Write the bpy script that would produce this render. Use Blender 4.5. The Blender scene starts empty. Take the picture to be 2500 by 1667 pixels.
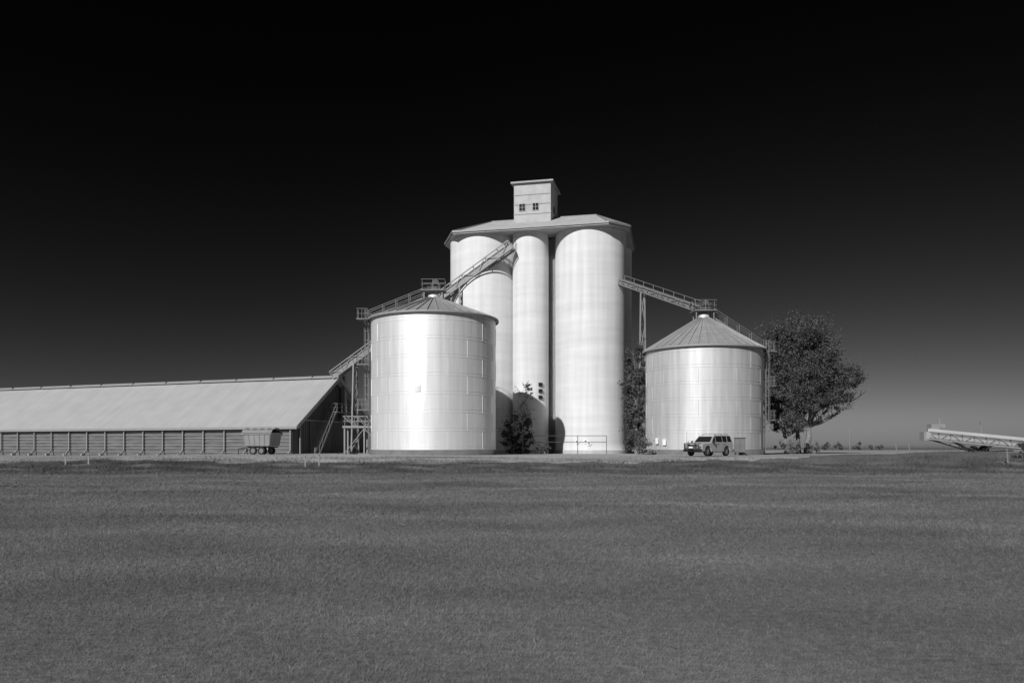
import bpy, bmesh, math, random
import numpy as np
from mathutils import Vector, Matrix
random.seed(7); rng = np.random.default_rng(11)
R = math.radians
sc = bpy.context.scene
col = sc.collection

# ------------------------------------------------------------------ camera
CAMZ = 1.7
cd = bpy.data.cameras.new("camera"); cam = bpy.data.objects.new("camera", cd); col.objects.link(cam)
cam.location = (0, 0, CAMZ); cam.rotation_euler = (R(90), 0, 0)
cd.lens = 28; cd.sensor_width = 36; cd.shift_y = 258.5/2500; cd.clip_start = .1; cd.clip_end = 9000
sc.camera = cam
sc.view_settings.view_transform = 'Standard'; sc.view_settings.look = 'None'
sc.view_settings.exposure = 0; sc.view_settings.gamma = 1
FPX, HZ = 1944.4, 1092.0
def at(px, py, D):
    return Vector(((px-1250)/FPX*D, D, CAMZ+(HZ-py)/FPX*D))

# ------------------------------------------------------------------ sun and sky
SUN_AZ, SUN_EL = 27.0, 31.0          # azimuth: degrees left of straight behind the camera
az = R(SUN_AZ); el = R(SUN_EL)
sdir = Vector((-math.sin(az)*math.cos(el), -math.cos(az)*math.cos(el), math.sin(el)))   # towards the sun
ld = bpy.data.lights.new("sun", 'SUN'); ld.energy = 4.4; ld.angle = R(.5); ld.color = (1, 1, 1)
sun = bpy.data.objects.new("sun", ld); col.objects.link(sun)
sun.rotation_euler = sdir.to_track_quat('Z', 'Y').to_euler()
w = bpy.data.worlds.new("World"); sc.world = w; w.use_nodes = True
nt = w.node_tree; N = nt.nodes; L = nt.links; N.clear()
out = N.new('ShaderNodeOutputWorld'); bg = N.new('ShaderNodeBackground'); bg.inputs['Strength'].default_value = .1
sky = N.new('ShaderNodeTexSky'); sky.sky_type = 'NISHITA'; sky.sun_disc = False
sky.sun_elevation = el; sky.sun_rotation = math.atan2(sdir.x, sdir.y); sky.air_density = 1; sky.dust_density = .8
bw = N.new('ShaderNodeRGBToBW'); L.new(sky.outputs[0], bw.inputs[0])
tc = N.new('ShaderNodeTexCoord'); sx = N.new('ShaderNodeSeparateXYZ'); L.new(tc.outputs['Generated'], sx.inputs[0])
# red-filtered monochrome sky: deep black overhead, pale only in the haze near the horizon
fc = N.new('ShaderNodeFloatCurve'); L.new(sx.outputs['Z'], fc.inputs['Value'])
cv = fc.mapping.curves[0]
SKY = [(0, .47), (.03, .385), (.06, .26), (.10, .158), (.15, .095), (.20, .062), (.28, .034), (.36, .02), (.5, .010), (1, .008)]
cv.points[0].location = SKY[0]; cv.points[1].location = SKY[-1]
for p in SKY[1:-1]: cv.points.new(*p)
fc.mapping.update()
# haze is palest a little right of the view centre, and towards the sun behind the camera
dp = N.new('ShaderNodeVectorMath'); dp.operation = 'DOT_PRODUCT'; L.new(tc.outputs['Generated'], dp.inputs[0])
dp.inputs[1].default_value = (.366, .930, 0)
ar = N.new('ShaderNodeFloatCurve'); mr = N.new('ShaderNodeMapRange'); mr.inputs[1].default_value = -1; mr.inputs[2].default_value = 1
L.new(dp.outputs['Value'], mr.inputs[0]); L.new(mr.outputs[0], ar.inputs['Value'])
c2 = ar.mapping.curves[0]
AZ = [(0, 1.0), (.3, .8), (.6, .55), (.86, .40), (.93, .51), (.985, .70), (1, .80)]
c2.points[0].location = AZ[0]; c2.points[1].location = AZ[-1]
for p in AZ[1:-1]: c2.points.new(*p)
ar.mapping.update()
m1 = N.new('ShaderNodeMath'); m1.operation = 'MULTIPLY'; L.new(bw.outputs[0], m1.inputs[0]); L.new(fc.outputs[0], m1.inputs[1])
m2 = N.new('ShaderNodeMath'); m2.operation = 'MULTIPLY'; L.new(m1.outputs[0], m2.inputs[0]); L.new(ar.outputs[0], m2.inputs[1])
L.new(m2.outputs[0], bg.inputs['Color']); L.new(bg.outputs[0], out.inputs[0])

# ------------------------------------------------------------------ materials (monochrome)
def mat(name, a, rough=.8, metal=0, var=0, vscale=1, stretch=(1, 1, 1), bump=0, bscale=20, spec=.3, fine=0, fscale=60, det=6, fst=(1, 1, 1)):
    m = bpy.data.materials.new(name); m.use_nodes = True
    nt = m.node_tree; N = nt.nodes; L = nt.links
    b = N['Principled BSDF']; b.inputs['Base Color'].default_value = (a, a, a, 1)
    b.inputs['Roughness'].default_value = rough; b.inputs['Metallic'].default_value = metal
    b.inputs['Specular IOR Level'].default_value = spec
    tc = N.new('ShaderNodeTexCoord'); mp = N.new('ShaderNodeMapping'); mp.inputs['Scale'].default_value = stretch
    L.new(tc.outputs['Object'], mp.inputs[0])
    if var:
        nz = N.new('ShaderNodeTexNoise'); nz.inputs['Scale'].default_value = vscale; nz.inputs['Detail'].default_value = det
        nz.inputs['Roughness'].default_value = .6
        L.new(mp.outputs[0], nz.inputs['Vector'])
        r = N.new('ShaderNodeMapRange'); r.inputs[1].default_value = .25; r.inputs[2].default_value = .75
        r.inputs[3].default_value = a*(1-var); r.inputs[4].default_value = a*(1+var)
        L.new(nz.outputs[0], r.inputs[0]); src = r.outputs[0]
        if fine:
            n2 = N.new('ShaderNodeTexNoise'); n2.inputs['Scale'].default_value = fscale; n2.inputs['Detail'].default_value = 3
            m2_ = N.new('ShaderNodeMapping'); m2_.inputs['Scale'].default_value = fst; L.new(tc.outputs['Object'], m2_.inputs[0]); L.new(m2_.outputs[0], n2.inputs['Vector'])
            r2 = N.new('ShaderNodeMapRange'); r2.inputs[1].default_value = .3; r2.inputs[2].default_value = .7
            r2.inputs[3].default_value = 1-fine; r2.inputs[4].default_value = 1+fine
            L.new(n2.outputs[0], r2.inputs[0])
            mm = N.new('ShaderNodeMath'); mm.operation = 'MULTIPLY'; L.new(src, mm.inputs[0]); L.new(r2.outputs[0], mm.inputs[1]); src = mm.outputs[0]
        L.new(src, b.inputs['Base Color'])
    if bump:
        n3 = N.new('ShaderNodeTexNoise'); n3.inputs['Scale'].default_value = bscale; n3.inputs['Detail'].default_value = 4
        L.new(mp.outputs[0], n3.inputs['Vector'])
        bp = N.new('ShaderNodeBump'); bp.inputs['Strength'].default_value = bump; bp.inputs['Distance'].default_value = .05
        L.new(n3.outputs[0], bp.inputs['Height']); L.new(bp.outputs[0], b.inputs['Normal'])
    return m
M = {}
M['field'] = mat('field_grass', .15, .95, 0, .30, .24, (.45, 1, 1), .4, 14, 0, .15, 9, 2)
M['blade'] = mat('grass_blade', .175, .8, 0, .36, .24, (.45, 1, 1), 0, 1, .05, .2, 9, 2)
M['rough'] = mat('rough_grass', .10, .95, 0, .5, .4, (.4, 1, 1), 0, 1, 0, .5, 9)
M['gravel'] = mat('pale_gravel', .32, .95, 0, .55, .3, (.25, 1, 1), .5, 12, .1, .3, 5)
M['concrete'] = mat('painted_concrete', .65, .85, 0, .10, 1.0, (.1, .1, 1), 0, 3, .1, .08, 1.6, fst=(1, 1, .05))
M['concrete_dark'] = mat('bare_concrete', .16, .9, 0, .25, 1.5, (1, 1, 1), .3, 8, .1)
M['galv'] = mat('galvanised_sheet', .74, .46, .42, .07, .6, (3, 3, .4), .03, 6, .5, .09, 2.2, fst=(1, 1, .04))
M['galv_right'] = mat('weathered_galvanised_sheet', .58, .50, .40, .10, .8, (3, 3, .4), .03, 6, .5, .12, 2.2, fst=(1, 1, .04))
M['coneroof'] = mat('dull_zinc_roof', .33, .6, .25, .18, 1.2, (1, 1, 1), .1, 4, .3)
M['shedroof'] = mat('pale_roof_sheet', .38, .65, .05, .07, 1.0, (1.2, .05, .05), 0, 1, .3, .05, .5)
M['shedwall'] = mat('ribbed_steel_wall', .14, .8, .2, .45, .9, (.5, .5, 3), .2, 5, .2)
M['shedend'] = mat('dark_gable_cladding', .10, .85, .1, .2, 1, (4, 4, .4), .1, 5, .2)
M['trim'] = mat('grey_trim', .28, .6, .2, .1, 2)
M['steel'] = mat('galvanised_steelwork', .24, .55, .3, .12, 3)
M['dsteel'] = mat('dark_steelwork', .09, .6, .3, .3, 3)
M['slab'] = mat('grey_roof_slab', .42, .8, 0, .2, .8, (1, 1, 1), .1, 3)
M['soffit'] = mat('soffit', .2, .9)
M['glass'] = mat('window_glass', .02, .08, 0, spec=.6)
M['white'] = mat('white_paint', .8, .4)
M['ring'] = mat('dark_ring_paint', .12, .6)
M['carpaint'] = mat('silver_car_paint', .42, .25, .2, spec=.6)
M['black'] = mat('black_plastic', .02, .6)
M['tyre'] = mat('tyre_rubber', .025, .85)
M['lamp'] = mat('lamp_lens', .7, .12, .3, spec=.7)
M['bark'] = mat('grey_bark', .20, .9, 0, .4, 3, (3, 3, .5), .6, 10)
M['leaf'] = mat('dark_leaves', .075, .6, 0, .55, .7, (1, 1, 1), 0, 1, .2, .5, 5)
M['leaf_mid'] = mat('grey_leaves', .12, .6, 0, .5, .8, (1, 1, 1), 0, 1, .2, .5, 5)
M['leaf_pale'] = mat('pale_leaves', .42, .6, 0, .4, 1.2, (1, 1, 1), 0, 1, .2)
M['tarp'] = mat('pale_tarpaulin', .24, .7, 0, .15, 1, (1, 1, 1), .4, 4)

# ------------------------------------------------------------------ mesh helpers
class MB:
    def __init__(s): s.v = []; s.f = []; s.sm = []
    def add(s, vs, fs, smooth=False):
        n = len(s.v); s.v += [tuple(v) for v in vs]; s.f += [tuple(i+n for i in f) for f in fs]; s.sm += [smooth]*len(fs); return s
    def box(s, c, d, M3=None):
        x, y, z = d[0]/2, d[1]/2, d[2]/2
        vs = [Vector(p) for p in ((-x,-y,-z),(x,-y,-z),(x,y,-z),(-x,y,-z),(-x,-y,z),(x,-y,z),(x,y,z),(-x,y,z))]
        if M3 is not None: vs = [M3 @ v for v in vs]
        c = Vector(c)
        return s.add([v+c for v in vs], [(0,3,2,1),(4,5,6,7),(0,1,5,4),(1,2,6,5),(2,3,7,6),(3,0,4,7)])
    def bar(s, a, b, wd, h=None):
        a = Vector(a); b = Vector(b); h = h or wd; d = b-a; l = d.length
        if l < 1e-6: return s
        z = d.normalized(); up = Vector((0,0,1)) if abs(z.z) < .95 else Vector((0,1,0))
        x = up.cross(z).normalized(); y = z.cross(x)
        m = Matrix((x, y, z)).transposed()
        return s.box((a+b)/2, (wd, h, l), m)
    def tube(s, a, b, r0, r1=None, n=8, caps=True):
        a = Vector(a); b = Vector(b); r1 = r0 if r1 is None else r1
        z = (b-a).normalized(); up = Vector((0,0,1)) if abs(z.z) < .95 else Vector((0,1,0))
        x = up.cross(z).normalized(); y = z.cross(x); vs = []
        for c, r in ((a, r0), (b, r1)):
            for i in range(n):
                t = 2*math.pi*i/n; vs.append(c+x*r*math.cos(t)+y*r*math.sin(t))
        s.add(vs, [(i, (i+1)%n, n+(i+1)%n, n+i) for i in range(n)], True)
        if caps: s.add(vs, [tuple(range(n))[::-1], tuple(range(n, 2*n))])
        return s
    def path(s, pts, r, n=6):
        for a, b in zip(pts[:-1], pts[1:]): s.tube(a, b, r, r, n)
        return s
    def lathe(s, prof, n=96, c=(0,0), smooth=True, close=False):
        vs = []; k = len(prof)
        for r, z in prof:
            for i in range(n):
                t = 2*math.pi*i/n; vs.append((c[0]+r*math.cos(t), c[1]+r*math.sin(t), z))
        fs = [(j*n+i, j*n+(i+1)%n, (j+1)*n+(i+1)%n, (j+1)*n+i) for j in range(k-1) for i in range(n)]
        return s.add(vs, fs, smooth)
    def prism(s, poly, z0, z1):
        n = len(poly)
        vs = [(x, y, z0) for x, y in poly]+[(x, y, z1) for x, y in poly]
        return s.add(vs, [tuple(range(n))[::-1], tuple(range(n, 2*n))]+[(i, (i+1)%n, n+(i+1)%n, n+i) for i in range(n)])
    def build(s, name, m, parent=None, bevel=0):
        me = bpy.data.meshes.new(name); me.from_pydata(s.v, [], s.f); me.update()
        me.polygons.foreach_set('use_smooth', s.sm)
        bm = bmesh.new(); bm.from_mesh(me); bmesh.ops.recalc_face_normals(bm, faces=bm.faces); bm.to_mesh(me); bm.free()
        me.materials.append(m)
        o = bpy.data.objects.new(name, me); col.objects.link(o)
        if parent: o.parent = parent
        if bevel:
            b = o.modifiers.new('b', 'BEVEL'); b.width = bevel; b.segments = 2; b.limit_method = 'ANGLE'
        return o
def npmesh(name, V, F, m, parent=None, smooth=False):
    me = bpy.data.meshes.new(name); k = F.shape[1]
    me.vertices.add(len(V)); me.vertices.foreach_set('co', V.astype(np.float32).ravel())
    me.loops.add(F.size); me.loops.foreach_set('vertex_index', F.astype(np.int32).ravel())
    me.polygons.add(len(F)); me.polygons.foreach_set('loop_start', np.arange(0, F.size, k, dtype=np.int32))
    if smooth: me.polygons.foreach_set('use_smooth', np.ones(len(F), bool))
    me.update(calc_edges=True); me.materials.append(m)
    o = bpy.data.objects.new(name, me); col.objects.link(o)
    if parent: o.parent = parent
    return o
def tag(o, label, cat, group=None):
    o['label'] = label; o['category'] = cat
    if group: o['group'] = group
    return o
def thing(name, label, cat, loc=(0,0,0), rz=0, group=None):
    o = bpy.data.objects.new(name, None); col.objects.link(o); o.location = loc; o.rotation_euler = (0, 0, rz)
    o.empty_display_size = .5
    return tag(o, label, cat, group)
def kind(o, k): o['kind'] = k; return o

# ------------------------------------------------------------------ terrain
def sst(t): t = np.clip(t, 0, 1); return t*t*(3-2*t)
def G(x, y):
    x = np.asarray(x, float); y = np.asarray(y, float)
    wob = 1.3*np.sin(x*.11+1)+.7*np.sin(x*.31+.4)+.4*np.sin(x*.83)
    pad = .95-.35*sst((-x-22)/40)
    z = pad*sst((y-51.5-wob*.8)/16)
    z = z+.48*np.exp(-((y-63)/4.2)**2)*sst((x-26)/9)
    near = 1-sst((y-50)/8)
    z = z+near*(.035*np.sin(x*.52+y*.23+1)+.035*np.sin(y*.61-x*.17+2)+.03*np.sin(x*.21+2*np.sin(y*.19))+.018*np.sin(x*1.1+3*np.sin(y*.3)))
    bank = np.exp(-((y-56)/4.5)**2)
    z = z+bank*(.025*np.sin(x*1.7+y)+.03*np.sin(x*.9-y*1.3)+.015*np.sin(x*3.1+y*2.2))
    return z
def axis(fine0, fine1, st, far0, far1):
    a = list(np.arange(fine0, fine1+1e-6, st)); s = st; v = a[-1]
    while v < far1: s *= 1.25; v += s; a.append(min(v, far1))
    s = st; v = a[0]; b = []
    while v > far0: s *= 1.25; v -= s; b.append(max(v, far0))
    return np.array(b[::-1]+a)
def sheet(name, xs, ys, dz, m, f0=None):
    X, Y = np.meshgrid(xs, ys)
    if f0 is not None: Y = f0(X, Y)
    Z = G(X, Y)+dz
    V = np.stack([X.ravel(), Y.ravel(), Z.ravel()], 1); nx = len(xs)
    i, j = np.meshgrid(np.arange(nx-1), np.arange(len(ys)-1)); a = (j*nx+i).ravel()
    return kind(npmesh(name, V, np.stack([a, a+1, a+nx+1, a+nx], 1), m, smooth=True), 'structure')
sheet('ground', axis(-70, 75, .7, -5000, 5000), axis(0, 72, .5, -400, 7000), 0, M['field'])
# pale gravel yard round the silos; ragged front edge, further back on the right
def fedge(x):
    return 60.5+1.2*np.sin(x*.13)+.8*np.sin(x*.37+1)+.5*np.sin(x*1.3)+.3*np.sin(x*3.3)+.2*np.sin(x*7.1+1)+27*sst((x-18)/22)
sheet('gravel_yard', np.arange(-140, 260, .6), np.linspace(0, 1, 60)**1.6, .02, M['gravel'],
      lambda X, T: fedge(X)+T*(215-fedge(X)))

def blades(name, n, rlo, rhi, half, h0, w0, m, lo=0, hi=57, mode='log'):
    if mode == 'log':
        r = rlo*np.exp(rng.random(n)*math.log(rhi/rlo)); t = (rng.random(n)*2-1)*half
        x = r*np.sin(t)/np.cos(t)*.9+0; y = r
        k = (y > lo) & (y < hi+1.5*rng.random(n)); x = x[k]; y = y[k]; r = r[k]
        hh = h0*(r/5)**.35; ww = w0*(r/5)**.85
    else:
        x = rng.uniform(-half, half, n); y = rng.normal(0, 1, n)*rhi+rlo; k = (y > lo) & (y < hi); x = x[k]; y = y[k]
        # clumps
        cl = np.sin(x*1.3+np.sin(y*.9)*2)+np.sin(y*1.7+x*.4)+rng.normal(0, .7, len(x)); k = cl > -.6; x = x[k]; y = y[k]; cl = cl[k]
        hh = h0*(1+.25*np.clip(cl, 0, 2)); ww = np.full(len(x), w0)
    n = len(x); z = G(x, y)-.01
    hh = hh*rng.uniform(.45, 1.25, n); a = rng.uniform(0, 2*math.pi, n); lean = rng.uniform(.3, 1.9, n)*hh
    la = rng.uniform(0, 2*math.pi, n)
    B = np.stack([x, y, z], 1); wv = np.stack([np.cos(a)*ww, np.sin(a)*ww, np.zeros(n)], 1)
    T = B+np.stack([np.cos(la)*lean, np.sin(la)*lean, hh], 1)
    V = np.concatenate([B-wv, B+wv, T], 0)
    F = np.stack([np.arange(n), np.arange(n)+n, np.arange(n)+2*n], 1)
    o = npmesh(name, V, F, m); o['kind'] = 'stuff'; return o
tag(blades('short_grass', 650000, 4.2, 60, R(45), .034, .0021, M['blade']), 'short even grass covering the open field in front of the silos', 'grass')
tag(blades('rough_grass', 240000, 56.2, 3.3, 75, .19, .012, M['rough'], 50, 66, 'bank'), 'darker rough tussock grass along the low bank below the yard', 'grass')

# ------------------------------------------------------------------ railings / ladders / trusses
def g1(x, y): return float(G(x, y))
def handrail(mb, a, b, h=1.0, sp=1.5, r=.03, mid=True):
    a = Vector(a); b = Vector(b); n = max(1, round((b-a).length/sp)); up = Vector((0, 0, h))
    for i in range(n+1):
        p = a.lerp(b, i/n); mb.tube(p, p+up, r, r, 6)
    mb.tube(a+up, b+up, r, r, 6)
    if mid: mb.tube(a+up*.5, b+up*.5, r*.8, r*.8, 6)
    return mb
def ladder_parts(parent, x, y, z0, z1, outdir, m, cage=True):
    d = Vector(outdir).normalized(); s = Vector((-d.y, d.x, 0)); p = Vector((x, y, 0)); mb = MB()
    for k in (-.25, .25): mb.tube(p+s*k+Vector((0,0,z0)), p+s*k+Vector((0,0,z1)), .03, .03, 6)
    z = z0+.3
    while z < z1: mb.tube(p+s*-.25+Vector((0,0,z)), p+s*.25+Vector((0,0,z)), .018, .018, 5); z += .33
    mb.build('ladder', m, parent)
    if cage:
        mb = MB(); hoops = []
        z = z0+2.3
        while z < z1+1.0:
            pts = [p+s*(.38*math.cos(t))+d*(.42*math.sin(t)+.05)+Vector((0,0,z)) for t in np.linspace(-.25, math.pi+.25, 9)]
            mb.path(pts, .02, 5); z += .9
        for t in (.1, .8, 1.57, 2.34, 3.04):
            q = p+s*(.38*math.cos(t))+d*(.42*math.sin(t)+.05); mb.tube(q+Vector((0,0,z0+2.3)), q+Vector((0,0,z1+.95)), .018, .018, 5)
        mb.build('safety_cage', m, parent)
def truss(mb, a, b, wd, h, bay=1.6, r=.05):
    a = Vector(a); b = Vector(b); z = (b-a).normalized(); x = Vector((0,0,1)).cross(z).normalized(); up = z.cross(x)
    n = max(2, round((b-a).length/bay)); C = [(-wd/2, 0), (wd/2, 0), (wd/2, h), (-wd/2, h)]
    P = lambda i, c: a.lerp(b, i/n)+x*c[0]+up*c[1]
    for c in C: mb.bar(P(0, c), P(n, c), r*2)
    for i in range(n+1):
        for k in range(4): mb.bar(P(i, C[k]), P(i, C[(k+1)%4]), r*1.2)
        if i < n:
            for (k, l) in ((0, 3), (1, 2)):
                mb.bar(P(i, C[k if i%2 else l]), P(i+1, C[l if i%2 else k]), r)
    return x, up, P, n

# ------------------------------------------------------------------ concrete silo block
HR = 13.0
ba = R(HR); U = Vector((math.cos(ba), -math.sin(ba), 0)); Vv = Vector((-math.sin(ba), -math.cos(ba), 0))
CR = Vector((9.48, 96, .93))
silo = thing('concrete_silo', 'tall white concrete grain silo of fused round cells with a square tower on its roof', 'silo', CR, -ba)
# local frame: +x along the row to the right, -y towards the camera
ZE = 26.2      # underside of roof, above local base
rc, rm = 4.25, 2.15
cells = [((0, 0), rc), ((-13.2, 0), rc), ((-7.05, -1.7), rm), ((0, 8.5), rc), ((-13.2, 8.5), rc), ((-6.5, 10.2), rm)]
for (cx, cy), r in cells:
    prof = [(r+.03, -.3), (r+.03, 0)]
    z = 0
    while z < ZE:
        prof.append((r, z)); z += 1.3
    prof += [(r, ZE)]
    mb = MB(); mb.lathe(prof, 96, (cx, cy)); mb.build('cell', M['concrete'], silo)
mb = MB(); mb.box((-6.6, 4.25, ZE/2-.1), (6.2, 9.5, ZE-.2)); mb.box((-4.6, -.1, ZE/2-.1), (.9, .8, ZE-.25));  mb.build('infill_wall', M['concrete'], silo)
# octagonal hipped roof
ev = [(-15.85, -4.75), (2.65, -4.75), (4.85, -2.4), (4.5, 8.2), (2.65, 13.25), (-15.85, 13.25), (-18.5, 7.9), (-18.5, .6)]
ra, rb = (-13.4, 4.25, ZE+3.75), (.2, 4.25, ZE+3.75)
mb = MB()
mb.prism(ev, ZE, ZE+.32); mb.build('roof_slab', M['slab'], silo)
mb = MB(); z0 = ZE+.34
E = [(x*1.0, y, z0) for x, y in [(-15.7, -4.5), (2.5, -4.5), (4.62, -2.25), (4.28, 8.1), (2.5, 13), (-15.7, 13), (-18.25, 7.8), (-18.25, .7)]]
vs = E+[ra, rb]
mb.add(vs, [(0, 1, 9, 8), (1, 2, 9), (2, 3, 9), (3, 4, 9), (4, 5, 8, 9), (5, 6, 8), (6, 7, 8), (7, 0, 8)]); mb.build('roof', M['slab'], silo)
mb = MB()
for i in range(8):
    a = Vector((ev[i][0], ev[i][1], ZE+.25)); b = Vector((ev[(i+1)%8][0], ev[(i+1)%8][1], ZE+.25)); c = Vector((-6.6, 4.25, ZE+.25))
    a2 = a+(a-c).normalized()*.08; b2 = b+(b-c).normalized()*.08; mb.bar(a2, b2, .16, .22)
mb.build('gutter', M['steel'], silo)
mb = MB()
for i, (x, y) in enumerate(ev): mb.tube((x, y, ZE+.35), (ra if x < -6 else rb), .09, .09, 6)
mb.tube(ra, rb, .12, .12, 6); mb.build('ridge_cap', M['steel'], silo)
# lift tower
mb = MB(); TZ0, TZ1 = ZE+1.0, ZE+7.35; tx0, tx1, ty0, ty1 = -9.75, -5.1, 1.2, 6.2
mb.box(((tx0+tx1)/2, (ty0+ty1)/2, (TZ0+TZ1)/2), (tx1-tx0, ty1-ty0, TZ1-TZ0)); tw = mb.build('lift_tower', M['slab'], silo)
mb = MB(); mb.box(((tx0+tx1)/2, (ty0+ty1)/2, TZ1+.11), (tx1-tx0+.7, ty1-ty0+.7, .2))
q = [((tx0-.3), (ty0-.3)), ((tx1+.3), (ty0-.3)), ((tx1+.3), (ty1+.3)), ((tx0-.3), (ty1+.3))]
mb.add([(a, b, TZ1+.22) for a, b in q]+[((tx0+tx1)/2, (ty0+ty1)/2-.8, TZ1+.85), ((tx0+tx1)/2, (ty0+ty1)/2+.8, TZ1+.85)], [(0, 1, 4), (1, 2, 5, 4), (2, 3, 5), (3, 0, 4, 5)])
mb.build('tower_roof', M['trim'], tw)
for cx in (-8.7, -7.0):
    f = MB(); f.box((cx, ty0-.03, TZ0+3.4), (.84, .08, .94)); fo = f.build('window', M['trim'], tw)
    g = MB()
    for k in (-.19, .19):
        for l in (-.22, .22): g.box((cx+k, ty0-.07, TZ0+3.4+l), (.32, .03, .38))
    g.build('pane', M['glass'], fo)
f = MB(); f.box((tx1+.03, 3.2, TZ0+3.4), (.06, .85, .95)); fo = f.build('window', M['trim'], tw)
g = MB(); g.box((tx1+.07, 3.2, TZ0+3.4), (.03, .68, .78)); g.build('pane', M['glass'], fo)
mb = MB()
for k in range(1, 5): mb.box(((tx0+tx1)/2, ty0-.03, TZ0+1.2*k+.15), (tx1-tx0+.08, .06, .07))
mb.build('band', M['trim'], tw)
for k in range(3):   # small openings up the narrow cell
    mb = MB(); mb.box((-5.62, -3.18, 6.7+k*.75), (.5, .5, .42), Matrix.Rotation(R(45), 3, 'Z')); mb.build('vent', M['glass'], silo)
mb = MB()
for (cx, cy), r in cells[:3]: mb.lathe([(r+.03, 0), (r+.14, 0), (r+.10, .45), (r+.0, .46)], 96, (cx, cy), False)
mb.build('plinth', M['slab'], silo)
# down pipes between the cells
mb = MB()
for px_, py_ in ((-4.55, .5), (-9.35, .6)): mb.tube((px_, py_-.6, .2), (px_, py_-.6, ZE-.1), .11, .11, 8)
mb.build('downpipe', M['trim'], silo)

# round speed-restriction style discs and the pipe frame by the right cell
def disc(x, y, z, rz, label):
    t = thing('round_sign', label, 'sign', (x, y, z), rz, 'round signs on the right concrete cell')
    m_ = MB(); m_.tube((0, -.03, 0), (0, -.06, 0), .27, .27, 24); m_.build('face', M['white'], t)
    m_ = MB(); 
    vs = []; n = 24
    for r in (.001, .15):
        for i in range(n): vs.append((r*math.cos(2*math.pi*i/n), -.066, r*math.sin(2*math.pi*i/n)))
    m_.add(vs, [(i, (i+1)%n, n+(i+1)%n, n+i) for i in range(n)]); m_.build('centre', M['trim'], t)
def cellpt(px):   # point of the right cell's front under this picture column
    d = Vector(((px-1250)/FPX, 1)); c = Vector((CR.x, CR.y)); a = d.dot(d); b = -2*d.dot(c); cc = c.dot(c)-(rc+.05)**2
    t = (-b-math.sqrt(b*b-4*a*cc))/(2*a); return d*t
for i, (px, py) in enumerate(((1409, 1078), (1430, 1077), (1438, 1082))):
    p = cellpt(px); n = (p-Vector((CR.x, CR.y))).normalized()
    disc(p.x, p.y, CAMZ+(HZ-py)/FPX*p.y, math.atan2(n.x, -n.y),
         ['white round sign, leftmost of the row on the right concrete cell', 'white round sign, middle of the row on the right concrete cell', 'white round sign hanging slightly lower on the right side of the row'][i])
pf = thing('pipe_barrier', 'thin dark two-rail pipe frame standing in front of the right concrete cell', 'barrier', (5.6, 88.5, g1(5.6, 88.5)))
mb = MB()
for x in (-4.9, -1.6, 1.7, 4.9):
    mb = MB(); mb.tube((x, 0, -.1), (x, 0, 2.05), .035, .035, 6); mb.build('post', M['dsteel'], pf)
for z in (1.35, 2.05):
    mb = MB(); mb.tube((-4.9, 0, z), (4.9, 0, z), .035, .035, 6); mb.build('rail', M['dsteel'], pf)

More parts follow.
